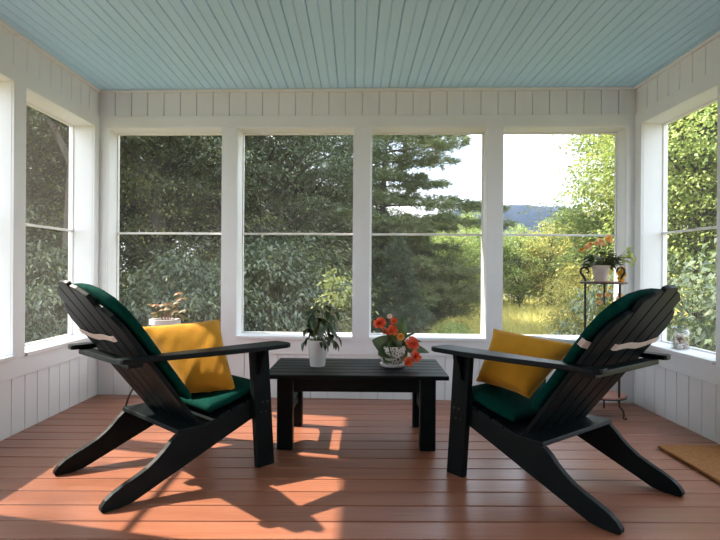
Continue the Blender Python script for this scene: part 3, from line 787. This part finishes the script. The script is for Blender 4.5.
def tree_proto(seed, height, cw, base, ncl, per, leafL, leafW, cl_r=.42, trunk_r=.09, droop=.55, trunks=1, flat=.28):
    rg = np.random.default_rng(seed)
    tm = MB(); bm_ = MB()
    for t_ in range(trunks):
        a = rg.uniform(0, 6.28); lean = .12 * t_
        pts = [(math.cos(a) * lean * z_ * .6 + .05 * math.sin(z_ * 1.7 + seed), math.sin(a) * lean * z_ * .6 + .05 * math.cos(z_ * 1.3 + seed), z_ - .05) for z_ in np.linspace(0, height * .93, 10)]
        tm.tube(pts, list(np.linspace(trunk_r, trunk_r * .12, 10)), 8)
    # cluster centres through the crown volume
    cz = (base + height) / 2; hh = (height - base) / 2
    u = rg.normal(size=(ncl, 3)); u /= np.linalg.norm(u, axis=1, keepdims=True); r = rg.uniform(.35, 1, ncl) ** .6
    bulge = 1 + .18 * np.sin(u[:, 0] * 5 + seed) + .14 * np.sin(u[:, 2] * 7 + seed * 2)
    cen = np.stack([u[:, 0] * cw * r * bulge, u[:, 1] * cw * r * bulge, cz + u[:, 2] * hh * r], 1)
    for i in range(0, ncl, 3):
        c_ = cen[i]; z0 = max(base * .7, c_[2] - rg.uniform(.3, 1.1)); p0 = Vector((0, 0, min(z0, height * .85))); p1 = Vector(c_)
        mdp = p0.lerp(p1, .5) + Vector((0, 0, .12))
        bm_.tube([p0, mdp, p1], [trunk_r * .32, trunk_r * .2, trunk_r * .07], 5, cap=False)
    P = []; Dd = []; Nn = []
    for i in range(ncl):
        c_ = cen[i]; out = np.array([c_[0], c_[1], 0]); out = out / (np.linalg.norm(out) + 1e-6)
        q = rg.normal(size=(per, 3)) * np.array([cl_r, cl_r, cl_r * flat]) * .6
        rad = np.linalg.norm(q[:, :2], axis=1)
        q[:, 2] -= .35 * rad ** 2 / cl_r
        d_ = q * np.array([1, 1, .2]) * 1.2 + out * .25 + rg.normal(size=(per, 3)) * .25; d_[:, 2] -= droop * rg.uniform(.2, 1, per) * .5
        n_ = np.array([0, 0, 1.0]) + rg.normal(size=(per, 3)) * .4
        P.append(c_ + q); Dd.append(d_); Nn.append(n_)
    P = np.concatenate(P); Dd = np.concatenate(Dd); Nn = np.concatenate(Nn)
    Lr = leafL * rg.uniform(.7, 1.3, len(P))
    Vl, Fl = simple_leaf_arrays(P, Dd, Nn, Lr, Lr * leafW / leafL, droop=.18)
    T = tm.build('trunk', M_bark, None, smooth=60); B = bm_.build('branches', M_bark, None, smooth=60)
    res = (T.data, B.data, Vl, Fl)
    bpy.data.objects.remove(T); bpy.data.objects.remove(B)
    return res

def conifer_proto(seed, height, cw, base, whorls, perw, dens, nl, nw, droop, trunk_r, irregular=0.3, taper=1.0, top=1.0):
    rg = np.random.default_rng(seed); tm = MB(); bm_ = MB()
    tm.tube([(.03 * math.sin(z_ * 2), .03 * math.cos(z_ * 2), z_ - .05) for z_ in np.linspace(0, height, 9)], list(np.linspace(trunk_r, trunk_r * .12, 9)), 8)
    P = []; Dd = []
    for w in range(whorls):
        t_ = w / (whorls - 1); z_ = base + (height * .985 - base) * t_
        R_ = cw * (1 - t_ ** taper * top) * (1 + irregular * rg.uniform(-1, 1)) + .06
        for k_ in range(perw):
            a = 2 * math.pi * (k_ + rg.uniform(-.3, .3)) / perw + w * 1.1
            rr = R_ * (1 + irregular * rg.uniform(-.8, .6)); zz = z_ + rg.uniform(-.12, .12)
            dv = np.array([math.cos(a), math.sin(a), 0.]); n_ = 9
            pts = [np.array([0, 0, zz]) + dv * rr * s_ + np.array([0, 0, -droop * rr * s_ ** 1.5 + .10 * rr * max(0, s_ - .6)]) for s_ in np.linspace(0, 1, n_)]
            bm_.tube(pts, list(np.linspace(.012 * (rr + .3), .003, n_)), 4, cap=False)
            side = np.array([-dv[1], dv[0], 0])
            nt_ = int(dens * rr) + 3
            s_ = rg.uniform(.18, 1, nt_) ** .8
            lat = rg.uniform(-1, 1, nt_) * (.32 * rr) * (1.05 - s_ ** 2)
            base_p = np.array(pts)[0][None] * 0 + np.stack([np.interp(s_, np.linspace(0, 1, n_), np.array(pts)[:, q]) for q in range(3)], 1)
            c_ = base_p + side * lat[:, None] + np.array([0, 0, 1]) * (rg.normal(0, .035, nt_) - droop * .3 * np.abs(lat))[:, None]
            P.append(c_); Dd.append(dv[None] * .9 + side[None] * np.sign(lat)[:, None] * .6 + rg.normal(0, .15, (nt_, 3)))
    P = np.concatenate(P); Dd = np.concatenate(Dd); k_ = 14
    PP = np.repeat(P, k_, 0) + rg.normal(0, .03, (len(P) * k_, 3)); DD = np.repeat(Dd, k_, 0) + rg.normal(0, .65, (len(P) * k_, 3)) + np.array([0, 0, .1])
    DD /= np.linalg.norm(DD, axis=1, keepdims=True)
    Vl, Fl = fibres(PP, DD, nl * rg.uniform(.7, 1.3, len(PP)), nw, rg)
    T = tm.build('trunk', M_bark, None, smooth=60); B = bm_.build('branches', M_bark, None, smooth=60)
    res = (T.data, B.data, Vl, Fl)
    bpy.data.objects.remove(T); bpy.data.objects.remove(B)
    return res

ML_dark = leaf_mat('dark_green_leaf', (0.034, 0.058, 0.028), (0.095, 0.135, 0.062), (0.23, 0.26, 0.115), trans=.35, scale=.7, gloss=.07)
ML_wood = leaf_mat('sunlit_woodland_leaf', (0.06, 0.085, 0.03), (0.15, 0.18, 0.055), (0.36, 0.36, 0.11), trans=.45, scale=.9, gloss=.05)  # lighter version of the dark leaf, sunlight put into its colour
ML_mid = leaf_mat('mid_green_leaf', (0.06, 0.095, 0.022), (0.13, 0.17, 0.04), (0.22, 0.26, 0.06), trans=.45, scale=.6, gloss=.05)
ML_lime = leaf_mat('yellow_green_leaf', (0.13, 0.19, 0.045), (0.28, 0.37, 0.09), (0.46, 0.52, 0.15), trans=.45, scale=.7, gloss=.04)
ML_gold2 = leaf_mat('autumn_gold_leaf', (0.31, 0.31, 0.07), (0.50, 0.46, 0.11), (0.62, 0.50, 0.13), trans=.45, scale=.7, gloss=.04)
ML_shrub = leaf_mat('glossy_shrub_leaf', (0.045, 0.08, 0.025), (0.13, 0.19, 0.055), (0.36, 0.42, 0.16), trans=.35, scale=1.5, gloss=.10)
ML_pine = leaf_mat('pine_needle', (0.09, 0.125, 0.055), (0.165, 0.205, 0.09), (0.27, 0.29, 0.13), trans=.2, scale=.8, gloss=.03)
ML_spruce = leaf_mat('spruce_needle', (0.045, 0.075, 0.04), (0.085, 0.12, 0.06), trans=.2, scale=.8, gloss=.03)

PR = {}
PR['oakA'] = tree_proto(1, 7.0, 2.1, 0.5, 170, 210, .068, .030, cl_r=.56, flat=.15, trunk_r=.13)
PR['oakB'] = tree_proto(2, 6.2, 1.9, 0.3, 150, 200, .068, .030, cl_r=.54, flat=.15, trunk_r=.10, trunks=2)
PR['oakC'] = tree_proto(3, 8.0, 2.3, 1.9, 165, 210, .072, .032, cl_r=.58, flat=.15, trunk_r=.16)
PR['maple'] = tree_proto(4, 6.5, 1.8, 0.9, 250, 110, .072, .044, trunk_r=.10, flat=.16, cl_r=.5)
PR['young'] = tree_proto(5, 3.6, 1.0, 0.15, 170, 60, .085, .045, trunk_r=.05, cl_r=.32)
PR['bush'] = tree_proto(6, 1.7, .95, 0.05, 110, 95, .068, .030, trunk_r=.03, trunks=3, cl_r=.28)
PR['shrub'] = tree_proto(7, 1.9, .85, 0.1, 80, 34, .10, .046, trunk_r=.025, trunks=4, cl_r=.26, flat=.4)
PR['tall'] = tree_proto(14, 8.5, 2.2, 3.3, 170, 210, .07, .031, cl_r=.56, flat=.15, trunk_r=.17)
PR['sapling'] = tree_proto(8, 1.54, .13, 1.10, 20, 13, .042, .026, trunk_r=.008, cl_r=.09, droop=.2)
PR['pine'] = conifer_proto(11, 8.6, 2.6, .9, 25, 6, 44, .15, .017, .08, .11, irregular=.35, taper=1.4, top=.85)
PR['spruce'] = conifer_proto(12, 3.0, 1.15, .1, 20, 9, 36, .09, .013, .35, .05, irregular=.25, taper=1.2)
PR['tallspruce'] = conifer_proto(13, 7.5, 1.7, .3, 26, 8, 26, .11, .016, .35, .09, irregular=.25)
FOL = {}
def foliage(kind, mat):
    key = (kind, mat.name)
    if key not in FOL: FOL[key] = np_mesh('foliage', PR[kind][2], PR[kind][3], mat)
    return FOL[key]
def tree(name, kind, mat, x, y, s, rz, label, cat='tree', group=None, z=GZ, sz=None):
    r = empty(name, (x, y, z), rz); r.scale = (s, s, sz or s)
    tag(r, label, cat, group)
    link('trunk', PR[kind][0], None, r); link('branches', PR[kind][1], None, r); link('foliage', foliage(kind, mat), None, r)
    return r

rt = random.Random(4)
# ---- woods outside the left wall and the two left back windows
GW = 'dark woods outside the left windows'
LW = 'dark broadleaf tree of the dense woods outside the left windows'
woods = [('oakA', -5.3, 8.8, 1.0), ('tall', -3.75, 7.3, 1.0), ('oakC', -2.6, 10.4, 1.0), ('oakA', -1.75, 10.0, .92), ('oakB', -1.25, 12.2, 1.0), ('oakC', -6.8, 8.6, 1.0), ('oakA', -7.2, 11.6, 1.1),
         ('oakC', -4.8, 12.4, 1.1), ('oakB', -3.0, 13.4, .9), ('oakA', -1.9, 14.6, .72), ('tall', -3.4, 9.2, 1.0), ('oakB', -8.6, 13.2, 1.2), ('oakA', -6.2, 15.2, 1.25), ('oakC', -3.8, 16.2, .8), ('oakB', -9.2, 10.4, 1.1),
         ('oakA', -10.6, 15.8, 1.3), ('oakC', -1.9, 17.8, .68), ('oakB', -12.5, 18.0, 1.4), ('oakC', -7.5, 19.5, 1.15), ('oakA', -4.5, 20.5, .95), ('oakB', -2.2, 21.8, .85), ('oakB', -.15, 16.0, .72), ('oakA', .95, 17.0, .55), ('oakB', -4.6, 10.2, .95), ('oakB', -8.4, 6.3, 1.0), ('oakA', -10.8, 8.2, 1.0), ('tall', -9.4, 4.2, .95)]
for k_, x_, y_, s_ in woods:
    tree('broadleaf_tree', k_, ML_dark, x_, y_, s_, rt.uniform(0, 6.28), LW, group=GW)
tree('broadleaf_tree', 'oakB', ML_wood, -3.45, 9.6, .95, 1.0, 'brighter yellow-green tree among the dark woods behind the leftmost back window')
tree('broadleaf_tree', 'oakB', ML_wood, -6.05, 9.7, .95, 2.0, 'brighter yellow-green tree among the dark woods outside the left wall window')
tree('understorey_bush', 'bush', ML_dark, -2.35, 7.4, 1.05, .3, 'dark low bush under the trees behind the leftmost back window', 'bush')
tree('understorey_bush', 'bush', ML_dark, -1.35, 8.2, 1.15, 1.3, 'dark low bush under the trees at the left of the second back window', 'bush')
tree('understorey_bush', 'bush', ML_dark, -4.0, 6.9, 1.1, 2.3, 'dark low bush under the trees outside the left wall window', 'bush')
tree('understorey_bush', 'bush', ML_wood, -.98, 9.2, 1.2, 4.3, 'sunlit green bush in the gloom behind the second back window', 'bush')
tree('sapling', 'sapling', ML_pale, -.18, 5.3, 1.0, .5, label='slender pale-leaved sapling behind the white potted plant, just outside', cat='sapling')
# ---- pine, spruces
tree('pine_tree', 'pine', ML_pine, .66, 13.0, 1.0, .8, 'tall pine with long level branches behind the third back window', 'tree')
tree('spruce_tree', 'spruce', ML_spruce, .85, 10.6, .74, .2, 'rounded dark spruce low in the third back window', 'tree')
tree('spruce_tree', 'tallspruce', ML_spruce, .55, 14.6, .62, 1.2, 'dark spruce behind the trunk of the pine', 'tree')
tree('young_tree', 'young', ML_mid, 2.35, 13.2, .62, 2.2, 'rounded dull green young tree at the right of the third back window')
tree('young_tree', 'young', ML_lime, 3.05, 17.0, .92, 1.2, 'yellow-green young tree under the mountain in the third back window')
tree('young_tree', 'young', ML_lime, 2.3, 18.5, .90, 3.2, 'yellow-green young tree right of the pine, behind the spruces')
tree('spruce_tree', 'spruce', ML_spruce, 1.65, 13.8, .90, 2.2, 'dark spruce between the pine and the rounded young tree')
tree('low_bush', 'bush', ML_lime, 1.55, 8.6, .42, 1.1, 'low yellow-green bush at the foot of the third back window', 'bush')
tree('low_bush', 'bush', ML_gold2, 1.95, 10.2, .40, 2.1, 'low golden bush in front of the dark spruces', 'bush')
# ---- young yellow-green trees at the far side of the meadow
far = [('young', ML_lime, 3.9, 19.0, .95, 'yellow-green young tree at the left end of the row beyond the meadow'),
       ('young', ML_mid, 5.0, 20.5, .80, 'greener young tree second from the left in the row beyond the meadow'),
       ('young', ML_lime, 6.1, 20.0, .85, 'yellow-green young tree third from the left in the row beyond the meadow'),
       ('young', ML_gold2, 7.1, 19.6, .86, 'golden young tree in the middle of the row beyond the meadow'),
       ('young', ML_lime, 8.0, 20.2, 1.0, 'yellow-green young tree right of the golden one beyond the meadow'),
       ('young', ML_gold2, 8.9, 19.2, 1.05, 'golden young tree at the right end of the row beyond the meadow')]
for k_, mt, x_, y_, s_, lb in far: tree('young_tree', k_, mt, x_, y_, s_ * 1.12, rt.uniform(0, 6.28), lb)
for i, (x_, y_, s_) in enumerate(((3.0, 22.5, .95), (4.4, 24, .85), (6.0, 25, .85), (7.7, 25, .95), (9.6, 25, 1.1), (11.4, 25, 1.2))):
    tree('young_tree', 'young', ML_mid, x_, y_, s_, rt.uniform(0, 6.28), 'mid green young tree in the back row beyond the meadow', group='back row of trees beyond the meadow')
# ---- right side
tree('maple_tree', 'maple', ML_lime, 6.05, 9.4, 1.0, .4, 'yellow-green maple leaning into the right of the fourth back window')
tree('maple_tree', 'maple', ML_lime, 6.5, 9.6, 1.05, 2.4, 'yellow-green maple at the left of the right wall window')
tree('maple_tree', 'maple', ML_gold2, 7.6, 11.4, 1.1, 3.4, 'golden maple farther off in the right wall window')
tree('maple_tree', 'maple', ML_lime, 7.5, 8.8, 1.05, 4.4, 'yellow-green maple nearest the right edge of the right wall window')
tree('broadleaf_tree', 'oakB', ML_mid, 9.6, 13.4, 1.2, 1.4, 'green tree behind the golden maple in the right wall window')
tree('broadleaf_tree', 'oakA', ML_mid, 6.9, 13.6, 1.0, 2.9, 'green tree behind the leaning maple')
tree('young_tree', 'young', ML_lime, 6.05, 12.6, 1.15, 2.6, 'tall yellow-green young tree right of the mountain, behind the leaning maple')
tree('golden_bush', 'bush', ML_gold2, 4.6, 10.2, 1.05, .9, 'golden bush behind the plant stand', 'bush')
tree('broadleaf_shrub', 'shrub', ML_shrub, 2.74, 5.9, .52, .1, 'pale leafy shrub behind the plant stand', 'shrub', sz=.85)
tree('broadleaf_shrub', 'shrub', ML_shrub, 3.45, 5.5, 1.0, 1.1, 'glossy shrub outside the right wall window, behind the jar', 'shrub', sz=.95)
tree('broadleaf_shrub', 'shrub', ML_shrub, 3.55, 4.7, .95, 2.1, 'glossy shrub outside the right wall window, at its right edge', 'shrub')

# ---- the mountain with blue haze lying in front of it
def ridge(xq):
    return 50 * np.interp(xq, [-80, 20, 62, 80, 100, 120, 150, 165, 190, 240, 320], [.25, .6, .89, 1.0, 1.04, 1.05, 1.04, 1.0, .93, .7, .3]) + .5 * np.sin(xq * .21) + .35 * np.sin(xq * .53 + 1)
nx, ny = 160, 24
xs = np.linspace(-80, 320, nx); ts = np.linspace(0, 1, ny)
rg = np.random.default_rng(9)
rows = []
for j, t_ in enumerate(ts):
    hgt = (GZ - 1) + (ridge(xs) - GZ) * np.sin(t_ * math.pi / 2) ** 1.2 + (rg.normal(0, .25, nx) if 0 < j else 0)
    rows.append(np.stack([xs, np.full(nx, 330 + 90 * t_) + 9 * np.sin(xs * .06 + t_ * 3) * (1 - t_), hgt], 1))
for j, t_ in enumerate((.5, 1.0)):
    rows.append(np.stack([xs, np.full(nx, 420 + 90 * t_), ridge(xs) * (1 - t_) + (GZ - 1) * t_], 1))
Vm = np.concatenate(rows); nr = len(rows)
Fm = np.array([(j * nx + i, j * nx + i + 1, (j + 1) * nx + i + 1, (j + 1) * nx + i) for j in range(nr - 1) for i in range(nx - 1)])
mt_o = link('mountain', np_mesh('mountain', Vm, Fm, M_hill, smooth=True), None); tag(mt_o, 'long blue wooded mountain ridge on the horizon', 'mountain')
# haze slab hugging the near slope
b_ = Vm[:ny * nx].copy(); fr = b_.copy(); b_[:, 1] -= .6; fr[:, 1] -= 170
Vh = np.concatenate([fr, b_]); K = ny * nx
Fh = [(j * nx + i, (j + 1) * nx + i, (j + 1) * nx + i + 1, j * nx + i + 1) for j in range(ny - 1) for i in range(nx - 1)]
Fh += [(K + j * nx + i, K + j * nx + i + 1, K + (j + 1) * nx + i + 1, K + (j + 1) * nx + i) for j in range(ny - 1) for i in range(nx - 1)]
for i in range(nx - 1):
    Fh.append((i, i + 1, K + i + 1, K + i)); t0 = (ny - 1) * nx + i; Fh.append((t0 + 1, t0, K + t0, K + t0 + 1))
for j in range(ny - 1):
    a = j * nx; Fh.append((a + nx, a, K + a, K + a + nx)); a = j * nx + nx - 1; Fh.append((a, a + nx, K + a + nx, K + a))
hb = MB(); hb.v = [tuple(v) for v in Vh]; hb.f = [tuple(int(q) for q in f) for f in Fh]; hz = hb.build('haze', haze_mat()); tag(hz, 'thin blue air haze before the mountain', 'haze', kind='stuff')

# ------------------------------------------------------------------ light
w = bpy.data.worlds.new('world'); SC.world = w; w.use_nodes = True; nt = w.node_tree; nt.nodes.clear()
wo = nt.nodes.new('ShaderNodeOutputWorld'); bgn = nt.nodes.new('ShaderNodeBackground')
tc = nt.nodes.new('ShaderNodeTexCoord'); nz = nt.nodes.new('ShaderNodeTexNoise'); nz.inputs['Scale'].default_value = 3.0; nz.inputs['Detail'].default_value = 4
mp = nt.nodes.new('ShaderNodeMapping'); mp.inputs['Scale'].default_value = (1, 1, 4)
nt.links.new(tc.outputs['Generated'], mp.inputs['Vector']); nt.links.new(mp.outputs[0], nz.inputs['Vector'])
cr = nt.nodes.new('ShaderNodeValToRGB'); cr.color_ramp.elements[0].position = .35; cr.color_ramp.elements[1].position = .6
cr.color_ramp.elements[0].color = (0.64, 0.78, 1.0, 1); cr.color_ramp.elements[1].color = (0.90, 0.95, 1.0, 1)
nt.links.new(nz.outputs['Fac'], cr.inputs[0]); nt.links.new(cr.outputs[0], bgn.inputs[0]); bgn.inputs[1].default_value = 1.0
nt.links.new(bgn.outputs[0], wo.inputs[0])
sl = bpy.data.lights.new('sun', 'SUN'); sl.energy = 3.8; sl.angle = math.radians(.8); sl.color = (1.0, 0.90, 0.76)
so = bpy.data.objects.new('sun', sl); C.objects.link(so)
so.rotation_euler = Vector((1.03, -.25, -1)).to_track_quat('-Z', 'Y').to_euler()

SC.view_settings.view_transform = 'Standard'; SC.view_settings.look = 'None'
SC.view_settings.exposure = 2.2; SC.view_settings.gamma = 1.0; SC.view_settings.use_curve_mapping = False
SC.cycles.transparent_max_bounces = 24; SC.cycles.max_bounces = 10; SC.cycles.diffuse_bounces = 6
SC.cycles.use_denoising = True
SC.cycles.sample_clamp_indirect = 8.0
